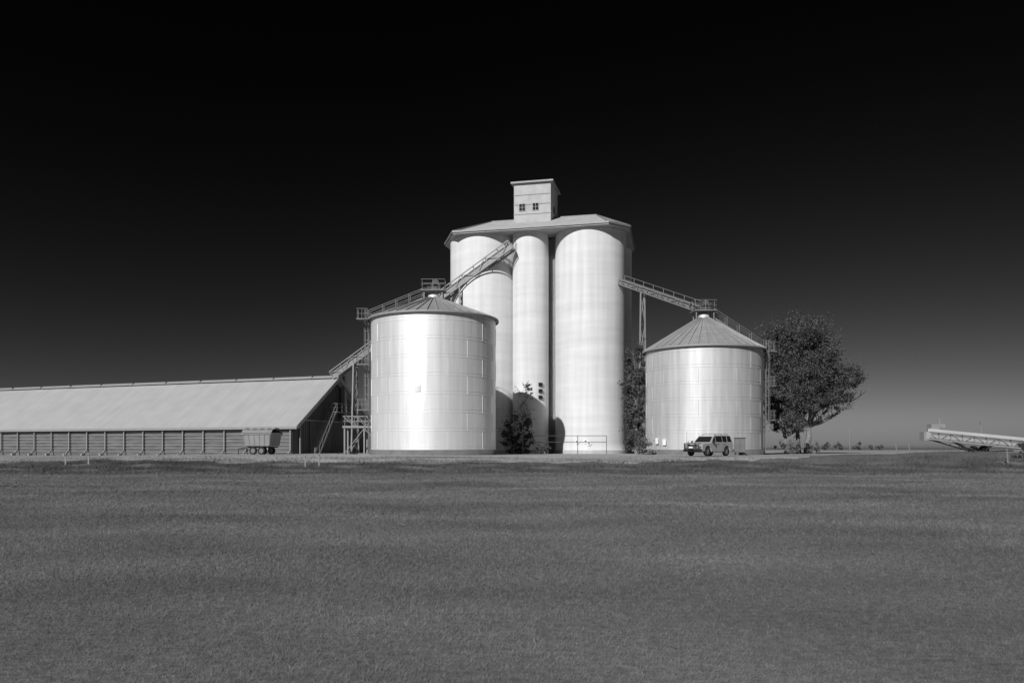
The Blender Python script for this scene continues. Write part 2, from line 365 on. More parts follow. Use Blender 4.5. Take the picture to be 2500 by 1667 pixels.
# ------------------------------------------------------------------ steel bins
def bin_(name, label, X, Y, r, ze, za, m, sh, stair, lad, ringh):
    b0 = g1(X, Y)
    t = thing(name, label, 'grain bin', (X, Y, b0)); ze -= b0; za -= b0
    mb = MB(); mb.lathe([(r+.12, -.3), (r+.12, .5), (r-.05, .52)], 96); mb.build('plinth', M['concrete_dark'], t)
    prof = []; z = .52; pit = .16
    while z < ze:
        prof.append((r, z)); z += .5
    prof.append((r, ze)); mb = MB(); mb.lathe(prof, 144); mb.build('wall', m, t)
    mb = MB(); z = .55; k = 0
    while z < ze-.3:
        for zz in (z, z+.30): mb.lathe([(r+.006, zz), (r+.018, zz+.01), (r+.018, zz+.05), (r+.006, zz+.065)], 144)
        z += ringh
        n = 10; off = (k%2)*math.pi/n
        for i in range(n):
            th = off+2*math.pi*i/n
            if z < ze: mb.bar(((r+.012)*math.cos(th), (r+.012)*math.sin(th), z-ringh+.08), ((r+.012)*math.cos(th), (r+.012)*math.sin(th), z-.01), .03, .012)
        k += 1
    mb.build('ring_joint', m, t)
    mb = MB(); ns = 40; R0 = r+.28
    vs = [(R0*math.cos(2*math.pi*i/ns), R0*math.sin(2*math.pi*i/ns), ze-.02) for i in range(ns)]+[(.55*math.cos(2*math.pi*i/ns), .55*math.sin(2*math.pi*i/ns), za-.35) for i in range(ns)]
    mb.add(vs, [(i, (i+1)%ns, ns+(i+1)%ns, ns+i) for i in range(ns)])
    rf = mb.build('roof', M['coneroof'], t)
    mb = MB()
    for i in range(ns): mb.bar(Vector(vs[i])+Vector((0,0,.05)), Vector(vs[ns+i])+Vector((0,0,.05)), .05, .11)
    mb.build('roof_rib', M['coneroof'], rf)
    mb = MB(); mb.lathe([(R0+.02, ze-.17), (R0+.05, ze-.1), (R0+.02, ze+.02), (R0-.25, ze+.03)], 96); mb.build('eave_gutter', M['trim'], rf)
    mb = MB(); mb.lathe([(.62, za-.4), (.62, za-.08), (.15, za+.14), (.001, za+.15)], 24); mb.build('peak_cap', M['galv'], rf)
    # roof stair
    a = R(stair); ra_ = Vector((math.cos(a), math.sin(a), 0)); sd = Vector((-ra_.y, ra_.x, 0))
    s = thing_child('roof_stair', t); p0 = ra_*(R0)+Vector((0,0,ze+.1)); p1 = ra_*1.1+Vector((0,0,za-.42))
    st = MB()
    for k in (-.35, .35): st.bar(p0+sd*k, p1+sd*k, .06, .16)
    n = int((p1-p0).length/.32)
    for i in range(n): q = p0.lerp(p1, (i+.5)/n)+Vector((0,0,.08)); st.bar(q-sd*.33, q+sd*.33, .2, .03)
    sto = st.build('roof_stair', M['steel'], t)
    hr = MB()
    for k in (-.36, .36): handrail(hr, p0+sd*k, p1+sd*k, 1.0, 1.5, .028)
    hr.build('handrail', M['steel'], sto)
    # peak platform
    pl = MB(); pl.box((0, 0, za+.35), (2.4, 2.0, .08))
    for sx_ in (-1, 1):
        for sy_ in (-1, 1): pl.bar((sx_*.9, sy_*.7, za-.75), (sx_*.9, sy_*.7, za+.32), .1)
    plo = pl.build('peak_platform', M['steel'], t)
    hr = MB(); c = [(-1.15, -.95), (1.15, -.95), (1.15, .95), (-1.15, .95)]
    for i in range(4): handrail(hr, (*c[i], za+.4), (*c[(i+1)%4], za+.4), 1.0, 1.2, .026)
    hr.build('handrail', M['steel'], plo)
    # ladder
    a = R(lad); d = Vector((math.cos(a), math.sin(a), 0)); q = d*(r+.2)
    ladder_parts(t, q.x, q.y, .1, ze+.1, d, M['steel'])
    for zz in (ze*.33, ze*.66, ze-.1):
        e = d*(r+.75)+Vector((-d.y, d.x, 0))*.9
        lp = MB(); lp.box((e.x, e.y, zz), (1.1, .9, .06)); handrail(lp, (e.x-.5, e.y-.42, zz), (e.x+.5, e.y-.42, zz), 1, .5, .022); handrail(lp, (e.x+math.copysign(.5, d.x), e.y-.42, zz), (e.x+math.copysign(.5, d.x), e.y+.42, zz), 1, .5, .022)
        lp.bar((e.x, e.y, zz-.03), (d*(r+.02)).to_tuple()[:2]+(zz-.8,), .06)
        lp.build('landing', M['steel'], t)
    return t, b0
def thing_child(n, p): return None
binA, zA = bin_('steel_grain_bin', 'large bright steel grain bin in front of the left concrete cell', -7.86, 80, 6.22, 14.4, 17.0, M['galv'], 0, 176, 186, 1.72)
binB, zB = bin_('steel_grain_bin', 'shorter duller steel grain bin with steep cone roof behind the car', 19.95, 83, 5.95, 11.7, 15.5, M['galv_right'], 0, 2, -12, 1.6)
# small hatch on bin A, motor drives on the peaks
mb = MB(); a = R(262); mb.box((6.24*math.cos(a), 6.24*math.sin(a), 6.2), (.06, .55, .55), Matrix.Rotation(a, 3, 'Z')); mb.build('hatch', M['galv_right'], binA)
for b, z in ((binA, 17.0-zA), (binB, 15.5-zB)):
    mb = MB(); mb.box((.2, .1, z+.75), (.9, .6, .6)); mb.tube((-.7, .1, z+.72), (-.15, .1, z+.72), .2, .2, 12); mb.tube((.2, -.2, z+1.2), (.2, .5, z+1.2), .33, .33, 14)
    mb.build('drive_motor', M['dsteel'], b)
# square notices on the right bin
for k, (px, py) in enumerate(((1604, 1076), (1622, 1079))):
    d = Vector(((px-1250)/FPX, 1)); c = Vector((19.95, 83)); a_ = d.dot(d); b_ = -2*d.dot(c); cc = c.dot(c)-(6.12)**2
    disc_ = b_*b_-4*a_*cc
    tt = (-b_-math.sqrt(max(disc_, 0)))/(2*a_); p = d*tt; n = (p-c).normalized()
    o = thing('notice_board', ['white upright notice nearer the left edge of the right steel bin', 'white upright notice nearer the car on the right steel bin'][k], 'sign', (p.x, p.y, CAMZ+(HZ-py)/FPX*p.y), math.atan2(n.x, -n.y), 'small notices on the right bin')
    q = MB(); q.box((0, -.02, 0), (.42, .03, .6)); q.build('panel', M['white'], o)

# ------------------------------------------------------------------ long shed
SL = Vector((-.933, .360, 0)); SP = Vector((.360, .933, 0))
C1 = Vector((-25.6, 93, 0)); LEN = 96; Wd = 16.8; SEV, SAP = 4.2, 10.4
shed = thing('grain_shed', 'long low grain shed with broad pale pitched roof, dark side wall and shaded gable', 'shed', (C1.x, C1.y, .9), math.atan2(SP.y, SP.x)-math.pi/2)
# local frame: +y = across (SP), -x = along the length (SL)
ze, za = SEV-.9, SAP-.9
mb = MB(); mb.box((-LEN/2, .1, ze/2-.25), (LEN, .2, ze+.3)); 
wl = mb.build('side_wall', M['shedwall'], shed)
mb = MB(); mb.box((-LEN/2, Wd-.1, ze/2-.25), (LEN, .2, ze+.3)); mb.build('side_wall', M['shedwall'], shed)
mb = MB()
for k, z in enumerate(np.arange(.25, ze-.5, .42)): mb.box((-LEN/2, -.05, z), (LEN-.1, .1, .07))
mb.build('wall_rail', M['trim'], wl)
mb = MB(); mb.box((-LEN/2, -.02, ze-.28), (LEN, .04, .5)); mb.build('eave_shade_strip', M['dsteel'], wl)  # dark strip standing in for the shade in the gap under the eave
x = -.15
while x > -LEN:
    p = MB(); p.bar((x, -.22, .35), (x, -.22, ze-.12), .14, .18); p.bar((x, -.22, .5), (x, -.95, -.25), .14, .14); p.box((x, -.9, -.15), (.3, .5, .3))
    p.build('buttress_post', M['trim'], wl); x -= 3.2
gable = [(0, 0), (Wd, 0)]
def gab(x, zt=None):
    m_ = MB(); a = [(x, .0, -.4), (x, Wd, -.4), (x, Wd, ze), (x, Wd/2, za-.05), (x, 0, ze)]
    b = [(x-.2, y, z) for (_, y, z) in a]; m_.add(a+b, [(0,1,2,3,4), (9,8,7,6,5), (0,5,6,1), (1,6,7,2), (2,7,8,3), (3,8,9,4), (4,9,5,0)]); return m_
ge = gab(0).build('gable_wall', M['shedend'], shed); gab(-LEN+.2).build('gable_wall', M['shedend'], shed)
mb = MB()
for y in np.arange(.4, Wd, .42):
    h = ze+(za-ze)*(1-abs(y-Wd/2)/(Wd/2))-.15; mb.box((.02, y, h/2-.2), (.04, .06, h))
mb.build('cladding_rib', M['shedend'], ge)
mb = MB(); mb.box((.07, 5.4, 1.9), (.08, 4.4, 4.0)); dr = mb.build('sliding_door', M['dsteel'], shed)
mb = MB(); mb.box((.12, 6.6, 4.05), (.12, 9.4, .14)); mb.build('door_track', M['trim'], dr)
for y in (1.2, Wd-1.4, Wd-.4):
    mb = MB(); mb.bar((.15, y, -.3), (.15, y, ze-.1), .16); mb.build('gable_post', M['trim'], ge)
# roof: two slopes with slab thickness, fascia, ridge
sl = math.atan2(za-ze, Wd/2)
for s in (0, 1):
    y0, y1 = (-.38, Wd/2) if s == 0 else (Wd+.38, Wd/2)
    z0_ = ze-.38*math.tan(sl)+.22
    m_ = MB(); X0, X1 = .9, -LEN-.6
    a = [(X0, y0, z0_), (X1, y0, z0_), (X1, y1, za+.12), (X0, y1, za+.12)]; b = [(x_, y_, z_-.12) for x_, y_, z_ in a]
    m_.add(a+b, [(0,1,2,3), (7,6,5,4), (0,4,5,1), (1,5,6,2), (2,6,7,3), (3,7,4,0)])
    rf = m_.build('roof', M['shedroof'], shed)
    m_ = MB(); m_.box(((X0+X1)/2, y0-(.1 if s == 0 else -.1), z0_-.14), (X0-X1+.1, .2, .3)); m_.build('gutter', M['trim'], rf)
    m_ = MB(); m_.bar((X0+.06, y0, z0_-.05), (X0+.06, y1, za+.02), .1, .42); m_.build('barge_board', M['trim'], rf)
mb = MB(); mb.box((-LEN/2+.4, Wd/2, za+.14), (LEN+1.2, .9, .16)); mb.box((-LEN/2+.4, Wd/2, za+.30), (LEN+1.2, .4, .16)); rg = mb.build('ridge_vent', M['trim'], shed)
mb = MB(); 
for k in range(int(LEN/6)):
    mb = MB(); mb.box((-3-6*k, Wd/2, za+.24), (.1, 1.0, .3)); mb.build('vent_bracket', M['steel'], rg)
# gable duct, platform and ladder
du = MB(); du.box((.55, Wd/2+1.5, za-2.3), (.55, .55, 5.4)); du.box((.55, Wd/2+1.5, za-5.2), (.8, .8, .5)); du.build('downspout', M['steel'], shed)
mb = MB(); mb.box((1.0, Wd/2-.3, za-4.3), (1.6, 3.2, .08))
for y in (Wd/2-1.8, Wd/2+1.1): mb.bar((.1, y, za-5.4), (1.7, y, za-4.35), .07)
gp = mb.build('gable_platform', M['steel'], shed)
mb = MB(); handrail(mb, (1.78, Wd/2-1.85, za-4.26), (1.78, Wd/2+1.25, za-4.26), 1, 1, .03); handrail(mb, (.2, Wd/2-1.85, za-4.26), (1.78, Wd/2-1.85, za-4.26), 1, 1, .03)
mb.build('handrail', M['steel'], gp)
mb = MB()
for k in (0, .5): mb.bar((1.2, 2.6+k*.0, -.2+k), (1.2, Wd/2-1.8, za-4.3+k), .07, .07)
for k in (0, .7):
    mb.bar((.9+k, 3.0, -.1), (.9+k, Wd/2-1.8, za-4.3), .06, .2)
    mb.bar((.9+k, 3.0, .9), (.9+k, Wd/2-1.8, za-3.3), .04, .04)
    for j in range(6): y = 3.0+(Wd/2-4.8)*j/5; z = -.1+(za-4.2)*j/5; mb.bar((.9+k, y, z), (.9+k, y, z+1), .04)
mb.build('stair', M['steel'], gp)

# ------------------------------------------------------------------ conveyors
def gallery(name, label, a, b, wd, h, legs, loc, m=M['steel'], cover=True):
    t = thing(name, label, 'conveyor', loc); o = Vector(loc); a = Vector(a)-o; b = Vector(b)-o
    mb = MB(); x, up, P, n = truss(mb, a, b, wd, h, 1.7, .055); mb.build('truss', m, t)
    mb = MB(); mb.bar(a+up*.35, b+up*.35, wd*.55, .5); mb.build('belt_trough', M['steel'], t)
    if cover: mb = MB(); mb.bar(a+up*(h*.72)+x*(wd*.0), b+up*(h*.72), wd*.6, .1); mb.build('belt_cover', M['steel'], t)
    mb = MB(); handrail(mb, a+x*(wd/2+.45)+up*.1, b+x*(wd/2+.45)+up*.1, 1.0, 1.7, .03)
    wk = MB(); wk.bar(a+x*(wd/2+.25)+up*.05, b+x*(wd/2+.25)+up*.05, .6, .05); wo = wk.build('walkway', M['steel'], t); mb.build('handrail', M['steel'], wo)
    for (k, spread) in legs:
        p = a.lerp(b, k); gz = g1(p.x+o.x, p.y+o.y)-o.z
        l = MB(); feet = [p+x*(s_*wd/2) for s_ in (-1, 1)]
        ft = [Vector((q.x+(x*spread*s_).x, q.y+(x*spread*s_).y, gz)) for q, s_ in zip(feet, (-1, 1))]
        for q, f_ in zip(feet, ft): l.bar(f_, q, .16)
        nb = 5
        for i in range(nb):
            l.bar(ft[0].lerp(feet[0], i/nb), ft[1].lerp(feet[1], (i+1)/nb), .07); l.bar(ft[1].lerp(feet[1], i/nb), ft[0].lerp(feet[0], (i+1)/nb), .07); l.bar(ft[0].lerp(feet[0], i/nb), ft[1].lerp(feet[1], i/nb), .07)
        l.build('trestle', M['steel'], t)
    return t
apex = C1+SP*(Wd/2)-SL*.2
gallery('inclined_conveyor', 'long lattice conveyor rising from the shed gable behind the large bin', (apex.x, apex.y, 10.35), (.2, 93.4, 25.0), .9, 1.05, [(.12, .5), (.42, .7), (.72, .8)], (apex.x, apex.y, .9))
gallery('inclined_conveyor', 'short conveyor sloping from the right concrete cell to the shorter bin', (12.6, 93.0, 20.75), (19.8, 83.2, 15.75), .6, .55, [(.30, .35)], (15.1, 90.5, .95))
# raised loading platform between shed and bin
lp = thing('loading_platform', 'raised steel platform with braced railings between the shed gable and the large bin', 'platform', (-15.6, 86, g1(-15.6, 86)))
mb = MB(); mb.box((0, 0, 2.95), (5.0, 2.0, .22)); mb.build('deck', M['steel'], lp)
mb = MB()
for y in (-.95, .95):
    handrail(mb, (-2.45, y, 3.05), (2.45, y, 3.05), 1.05, 1.2, .04)
    for k in range(4): mb.bar((-2.45+k*1.22, y, 4.1), (-1.23+k*1.22, y, 3.05), .06)
handrail(mb, (-2.45, -.95, 3.05), (-2.45, .95, 3.05), 1.05, 1, .04); mb.build('railing', M['steel'], lp)
for x_ in (-2.3, -.2, 2.3):
    for y_ in (-.85, .85):
        mb = MB(); mb.bar((x_, y_, -.1), (x_, y_, 2.85), .15); mb.build('leg', M['steel'], lp)
mb = MB(); 
for y_ in (-.85, .85):
    mb = MB(); mb.bar((-2.3, y_, .1), (-.2, y_, 2.8), .07); mb.bar((-.2, y_, 2.8), (2.3, y_, .1), .07); mb.build('brace', M['steel'], lp)

# ------------------------------------------------------------------ trees
def leafcloud(C, n, s, squash=1):
    nrm = rng.normal(size=(n, 3)); nrm /= np.linalg.norm(nrm, axis=1)[:, None]
    t = rng.normal(size=(n, 3)); u = np.cross(nrm, t); u /= np.linalg.norm(u, axis=1)[:, None]; v = np.cross(nrm, u)
    sz = s*rng.uniform(.5, 1.3, n)[:, None]; a = u*sz; b = v*sz*.45
    V = np.concatenate([C-a, C-b, C+a, C+b], 0); i = np.arange(n)
    return V, np.stack([i, i+n, i+2*n, i+3*n], 1)
def crown(name, clumps, per, sub, s, m, parent, hollow=.55):
    Cs = []
    for (c, r) in clumps:
        c = np.array(c, float); r = np.array(r, float); k = int(sub*max(.4, (r[0]*r[1]*r[2])**(2/3)/2))
        d = rng.normal(size=(k, 3)); d /= np.linalg.norm(d, axis=1)[:, None]; rad = hollow+(1-hollow)*rng.random(k)**.6
        sc_ = c+d*r*rad[:, None]
        for q, dd in zip(sc_, d):
            n = int(per*rng.uniform(.25, 1.5)); f_ = min(1, r.mean()*.45); e = rng.normal(size=(n, 3))*np.array([.34, .34, .24])*f_; up_ = dd*.6+np.array([0, 0, .5]); Cs.append(q+e+up_*rng.exponential(.38, n)[:, None]*f_)
    C = np.concatenate(Cs, 0); V, F = leafcloud(C, len(C), s); return npmesh(name, V, F, m, parent)
def limbs(parent, base, fork, targets, r0, m=None, name='trunk', forks=None):
    mb = MB(); b = Vector(base); f = Vector(fork); n = 5; prev = b
    for i in range(1, n+1):
        q = b.lerp(f, i/n)+Vector((random.uniform(-.08, .08), random.uniform(-.08, .08), 0))*r0*3
        mb.tube(prev, q, r0*(1.25-.45*(i-1)/n), r0*(1.25-.45*i/n), 9, False); prev = q
    f = prev
    mb.build(name, m or M['bark'], parent)
    for t in targets:
        t = Vector(t); lm = MB(); d = t-f; c1 = f+Vector((d.x*.45, d.y*.45, d.z*.25)); prev = f; k = 7; rr = r0*.55
        for i in range(1, k+1):
            u = i/k; q = f*(1-u)**2+c1*2*u*(1-u)+t*u*u+Vector((random.uniform(-1, 1), random.uniform(-1, 1), random.uniform(-1, 1)))*.12
            lm.tube(prev, q, rr*(1-.8*(i-1)/k), rr*(1-.8*i/k), 7, False)
            if i >= 2:
                for _ in range(3):
                    e = q+Vector((random.uniform(-1, 1)+d.x*.12, random.uniform(-1, 1), random.uniform(.2, 1.3)))*random.uniform(.6, 1.5)
                    lm.tube(q, e, rr*.22, rr*.07, 5, False)
            prev = q
        lm.build('limb', m or M['bark'], parent)
# big tree: clump centres given by picture column / row at its distance, relative to its base
tx, ty = (1976-1250)/FPX*95, 95.0; tz = g1(tx, ty)
big = thing('broad_tree', 'large dark spreading tree with pale forking limbs at the right of the shorter bin', 'tree', (tx, ty, tz))
def rel(px, py, dy=0): p = at(px, py, 95); return (p.x-tx, dy, p.z-tz)
CL = [(1915, 838, 42, 40), (1965, 815, 45, 36), (2010, 812, 38, 34), (2030, 852, 26, 32), (1900, 900, 36, 50), (1950, 890, 50, 50), (2000, 890, 45, 45),
      (2040, 930, 38, 32), (2078, 925, 28, 26), (2066, 960, 30, 22), (2005, 950, 46, 36), (1955, 970, 42, 42), (1905, 975, 32, 42), (2100, 912, 14, 15), (1975, 1000, 28, 16), (2036, 988, 24, 12)]
cl = []
for px, py, a, b in CL:
    px -= 20; py += 9 if py < 900 else 2
    cl.append((rel(px, py, random.uniform(-1.6, 1.6)), (a/20.5, a/20.5+.6, b/20.5)))
crown('crown', cl, 84, 27, .13, M['leaf'], big, .4)
limbs(big, (-.3, 0, -.2), rel(1974, 1042), [c[0] for c in cl[4:13]]+[rel(2075, 990), rel(2050, 1005), rel(2098, 968), rel(1990, 850)], .34)
limbs(big, (-1.0, .5, -.2), rel(1950, 1035, .5), [cl[4][0], cl[11][0], cl[12][0]], .24, name='trunk')
# smaller tree at the bin's right edge
sx_, sy_ = (1918-1250)/FPX*90, 90.0; sz_ = g1(sx_, sy_)
sm = thing('small_tree', 'small dense dark tree between the shorter bin and the broad tree', 'tree', (sx_, sy_, sz_))
def rel2(px, py, dy=0): p = at(px, py, 90); return (p.x-sx_, dy, p.z-sz_)
cs = [(rel2(*c), (a/21.6, a/21.6, b/21.6)) for c, a, b in (((1918, 1030), 34, 30), ((1896, 1000), 24, 30), ((1942, 1045), 26, 24), ((1915, 985), 26, 30))]
crown('crown', cs, 60, 26, .15, M['leaf'], sm, .4); limbs(sm, (0, 0, -.1), rel2(1917, 1070), [c[0] for c in cs], .16)
def bush(name, label, px, D, wpx, py0, m, n=14, group=None, s=.13, per=50):
    x = (px-1250)/FPX*D; z = g1(x, D); t = thing(name, label, 'bush', (x, D, z), 0, group)
    w_ = wpx/FPX*D/2; h = CAMZ+(HZ-py0)/FPX*D-z
    k = max(2, int(w_*1.2)); cs = [((random.uniform(-.65, .65)*w_, random.uniform(-.4, .4)*w_, h*random.uniform(.35, .6)), (w_*.5, w_*.45, h*.42)) for _ in range(k+1)]
    crown('foliage', cs, per, n, s, m, t, .3)
    mb = MB()
    for c, r in cs: mb.tube((random.uniform(-.2, .2), random.uniform(-.2, .2), -.05), c, .04, .015, 5)
    mb.build('stem', M['bark'], t); return t
bush('low_bush', 'low grey bush under the broad tree, between its trunk and the shorter bin', 1932, 88, 90, 1068, M['leaf_mid'])
bush('low_bush', 'small low bush at the foot of the broad tree trunk', 1990, 92, 36, 1080, M['leaf_mid'])
bush('low_bush', 'ragged bush at the foot of the narrow tree between concrete silo and shorter bin', 1560, 79, 84, 1062, M['leaf_mid'], 20)
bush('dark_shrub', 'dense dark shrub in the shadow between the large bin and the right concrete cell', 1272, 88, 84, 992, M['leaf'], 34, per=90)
bush('low_bush', 'dark scrub at the shaded foot of the silo beside the pipe frame', 1330, 86, 60, 1085, M['leaf'], 12)
bush('low_bush', 'dark scrub at the far right edge on the bank', 2492, 60, 50, 1104, M['leaf'], 14)
bush('low_bush', 'weedy scrub at the foot of the loading platform', 855, 87, 60, 1095, M['leaf'], 10)
# narrow tree between silo and right bin
nx_, ny_ = (1553-1250)/FPX*86.5, 86.5; nz_ = g1(nx_, ny_)
nt_ = thing('narrow_tree', 'tall narrow dark tree standing between the right concrete cell and the shorter bin', 'tree', (nx_, ny_, nz_))
cs = []
for i in range(9):
    h = 1.6+i*1.15; cs.append(((random.uniform(-.45, .45), random.uniform(-.4, .4), h), (1.6-.07*i, 1.4-.07*i, .95)))
crown('crown', cs, 90, 27, .13, M['leaf'], nt_, .2); limbs(nt_, (0, 0, -.1), (0, 0, 5), [c[0] for c in cs[3:]], .16)
# sunlit sapling in front of the middle cell
px_, D_ = 1276, 86.5; x_ = (px_-1250)/FPX*D_
sa = thing('sapling', 'slender pale-leaved sapling rising out of the bin shadow before the middle concrete cell', 'tree', (x_, D_, g1(x_, D_)))
cs = [((random.uniform(-.8, .8), random.uniform(-.3, .3), h), (.45, .4, .8)) for h in np.arange(1.5, 7.4, .45)]
crown('crown', cs, 22, 16, .11, M['leaf_pale'], sa, .1); limbs(sa, (0, 0, -.1), (0, 0, 3), [c[0] for c in cs[4::2]], .06)
# far scrub line, fences and pole on the right horizon
for i, (px, w_, py, lab) in enumerate(((2018, 40, 1083, 'faint low scrub on the horizon just right of the broad tree'), (2050, 26, 1078, 'taller faint scrub on the horizon left of the thin pole'), (2088, 34, 1080, 'faint scrub on the horizon around the foot of the thin pole'), (2145, 44, 1086, 'lowest faint scrub on the horizon, nearest the leaning posts'))):
    bush('distant_scrub', lab, px, 230, w_, py, M['leaf_mid'], 5, 'scrub on the right horizon', .5, 40)
po = at(2075, 1046, 150); t = thing('thin_pole', 'thin pale pole standing alone against the sky right of the broad tree', 'pole', (po.x, 150, g1(po.x, 150)))
mb = MB(); mb.tube((0, 0, 0), (-.1, 0, po.z-t.location.z), .09, .06, 8); mb.build('shaft', M['steel'], t); mb = MB(); mb.box((-.1, 0, po.z-t.location.z-.3), (.7, .08, .08)); mb.build('crossarm', M['steel'], t)
fx0, fx1, fy = (1995-1250)/FPX*165, (2420-1250)/FPX*165, 165
fn = thing('wire_fence', 'low dark wire fence running along the pale hardstand at the right horizon', 'fence', (fx0, fy, g1(fx0, fy)))
for k in range(12):
    mb = MB(); X = (fx1-fx0)*k/11; mb.tube((X, 0, -.1), (X, 0, 1.15), .05, .05, 6); mb.build('post', M['dsteel'], fn)
mb = MB()
for z in (.3, .6, .85, 1.1): mb.tube((0, 0, z), (fx1-fx0, 0, z), .022, .022, 4)
mb.build('wire', M['dsteel'], fn)

# ------------------------------------------------------------------ marker posts
def post(px, D, h, lean, label, group, dark=False):
    x = (px-1250)/FPX*D; t = thing('marker_post', label, 'post', (x, D, g1(x, D)-.02), 0, group)
    t.rotation_euler = (0, R(lean), 0)
    mb = MB(); mb.box((0, 0, h/2), (.11, .04, h)); mb.build('stake', M['dsteel'] if dark else M['steel'], t, .01)
    mb = MB(); mb.box((0, -.024, h-.14), (.075, .008, .13)); mb.build('reflector', M['ring'] if not dark else M['steel'], t)
post(745, 56.5, .95, 1, 'pale marker post on the bank below the shed gable, left one of the pair', 'marker posts on the bank')
post(779, 57, 1.0, -1, 'pale marker post on the bank below the shed gable, right one of the pair', 'marker posts on the bank')
post(160, 58, .85, 0, 'pale marker post on the bank below the shed wall, farther left one', 'marker posts on the bank')
post(216, 58.5, .85, 1, 'pale marker post on the bank below the shed wall, farther right one', 'marker posts on the bank')
post(2461, 57, 1.15, -4, 'leaning pale marker post on the right bank under the parked machine', 'marker posts on the bank')
post(2190, 84, 1.5, -7, 'leaning pale stake between the broad tree and the parked machine, left one', 'leaning stakes on the right')
post(2222, 84, 1.5, -8, 'leaning pale stake nearest the head of the parked machine', 'leaning stakes on the right')

# ------------------------------------------------------------------ grain trailer by the shed
gx, gy = (640-1250)/FPX*86, 86.0
tr = thing('grain_trailer', 'grain trailer with grey sides and a sagging tarpaulin, parked against the shed wall', 'trailer', (gx, gy, g1(gx, gy)), R(-14))
mb = MB()
top = [(-1.7, -1.15, 2.35), (1.7, -1.15, 2.35), (1.7, 1.15, 2.35), (-1.7, 1.15, 2.35)]; bot = [(-1.5, -1.0, .95), (1.5, -1.0, .95), (1.5, 1.0, .95), (-1.5, 1.0, .95)]
mb.add(bot+top, [(0,1,2,3), (0,4,5,1), (1,5,6,2), (2,6,7,3), (3,7,4,0)]); bd = mb.build('tub', M['tarp'], tr)
mb = MB()
for x in np.linspace(-1.6, 1.6, 6):
    for s in (-1, 1): mb.bar((x*.9, s*1.0, .95), (x, s*1.17, 2.35), .07)
mb.bar((-1.72, -1.19, 2.36), (1.72, -1.19, 2.36), .09); mb.bar((-1.72, 1.19, 2.36), (1.72, 1.19, 2.36), .09); mb.build('side_rib', M['steel'], bd)
V = []; nx2, ny2 = 17, 9
for j in range(ny2):
    for i in range(nx2):
        u = i/(nx2-1)*2-1; v = j/(ny2-1)*2-1; z = 2.42+.45*(1-v*v)-.20*abs(math.sin(u*math.pi*2.0))*(1-v*v)
        if abs(v) > .99: z -= .25
        V.append((u*1.78, v*1.24, z))
mb = MB(); mb.add(V, [(j*nx2+i, j*nx2+i+1, (j+1)*nx2+i+1, (j+1)*nx2+i) for j in range(ny2-1) for i in range(nx2-1)], True); mb.build('tarpaulin', M['tarp'], tr)
mb = MB(); mb.box((0, 0, .82), (3.3, .9, .16)); mb.bar((-1.6, -.4, .8), (-3.0, 0, .55), .12); mb.bar((-1.6, .4, .8), (-3.0, 0, .55), .12); mb.bar((-2.9, 0, .5), (-2.9, 0, -.02), .09); mb.build('chassis', M['dsteel'], tr)
def wheel(parent, x, y, z, r, wdt, rz=0):
    m_ = MB(); pr = [(r*.62, -wdt/2), (r*.92, -wdt/2), (r, -wdt*.32), (r, wdt*.32), (r*.92, wdt/2), (r*.62, wdt/2)]
    n = 28; vs = []
    for rr, yy in pr:
        for i in range(n): t = 2*math.pi*i/n; vs.append((x+rr*math.cos(t), y+yy, z+rr*math.sin(t)))
    m_.add(vs, [(j*n+i, j*n+(i+1)%n, (j+1)*n+(i+1)%n, (j+1)*n+i) for j in range(5) for i in range(n)], True)
    wo = m_.build('wheel', M['tyre'], parent)
    m_ = MB(); m_.tube((x, y-wdt*.30, z), (x, y+wdt*.30, z), r*.63, r*.63, 24); m_.tube((x, y-wdt*.42, z), (x, y+wdt*.42, z), r*.2, r*.2, 12)
    for i in range(6):
        t = 2*math.pi*i/6
        for s in (-1, 1): m_.bar((x, y+s*wdt*.36, z), (x+r*.58*math.cos(t), y+s*wdt*.36, z+r*.58*math.sin(t)), r*.14, .03)
    m_.build('rim', M['steel'], wo); return wo
for x in (-.45, .55):
    for y in (-1.0, 1.0): wheel(tr, x, y, .42, .42, .24)

# ------------------------------------------------------------------ off-road car
cx_, cy_ = (1730-1250)/FPX*68.5, 68.5
car = thing('parked_car', 'silver four-wheel-drive wagon with a dark bull bar, parked in front of the shorter bin', 'car', (cx_, cy_, g1(cx_, cy_)+.02), R(180+42))
Lc, Wc = 4.75, 1.86; hw = Wc/2
def arch(cx, r, n=10): return [(cx+r*math.cos(t), .42+r*math.sin(t)) for t in np.linspace(0, math.pi, n)]
fw, rw = 1.42, -1.38
prof = [(2.28, .42), (2.30, .62), (2.28, .95), (2.16, 1.04), (1.0, 1.12), (.95, 1.14), (-2.28, 1.16), (-2.36, .95), (-2.36, .45), (-1.9, .38)]
prof += [(x, z) for x, z in arch(rw, .46)][::-1] + [(-.9, .34), (.9, .34)] + [(x, z) for x, z in arch(fw, .46)][::-1] + [(1.92, .40)]
n = len(prof); vs = [(x, -hw, z) for x, z in prof]+[(x, hw, z) for x, z in prof]
mb = MB(); mb.add(vs, [tuple(range(n)), tuple(range(n, 2*n))[::-1]]+[(i, (i+1)%n, n+(i+1)%n, n+i) for i in range(n)])
body = mb.build('body', M['carpaint'], car, .05)
gh = [(1.02, 1.12), (.38, 1.70), (.2, 1.77), (-2.0, 1.80), (-2.14, 1.74), (-2.33, 1.14)]
def ghy(z): return hw-.03-(z-1.12)*.24
vs = [(x, -ghy(z), z) for x, z in gh]+[(x, ghy(z), z) for x, z in gh]; n = len(gh)
mb = MB(); mb.add(vs, [tuple(range(n)), tuple(range(n, 2*n))[::-1]]+[(i, (i+1)%n, n+(i+1)%n, n+i) for i in range(n)]); mb.build('cabin', M['carpaint'], car, .03)
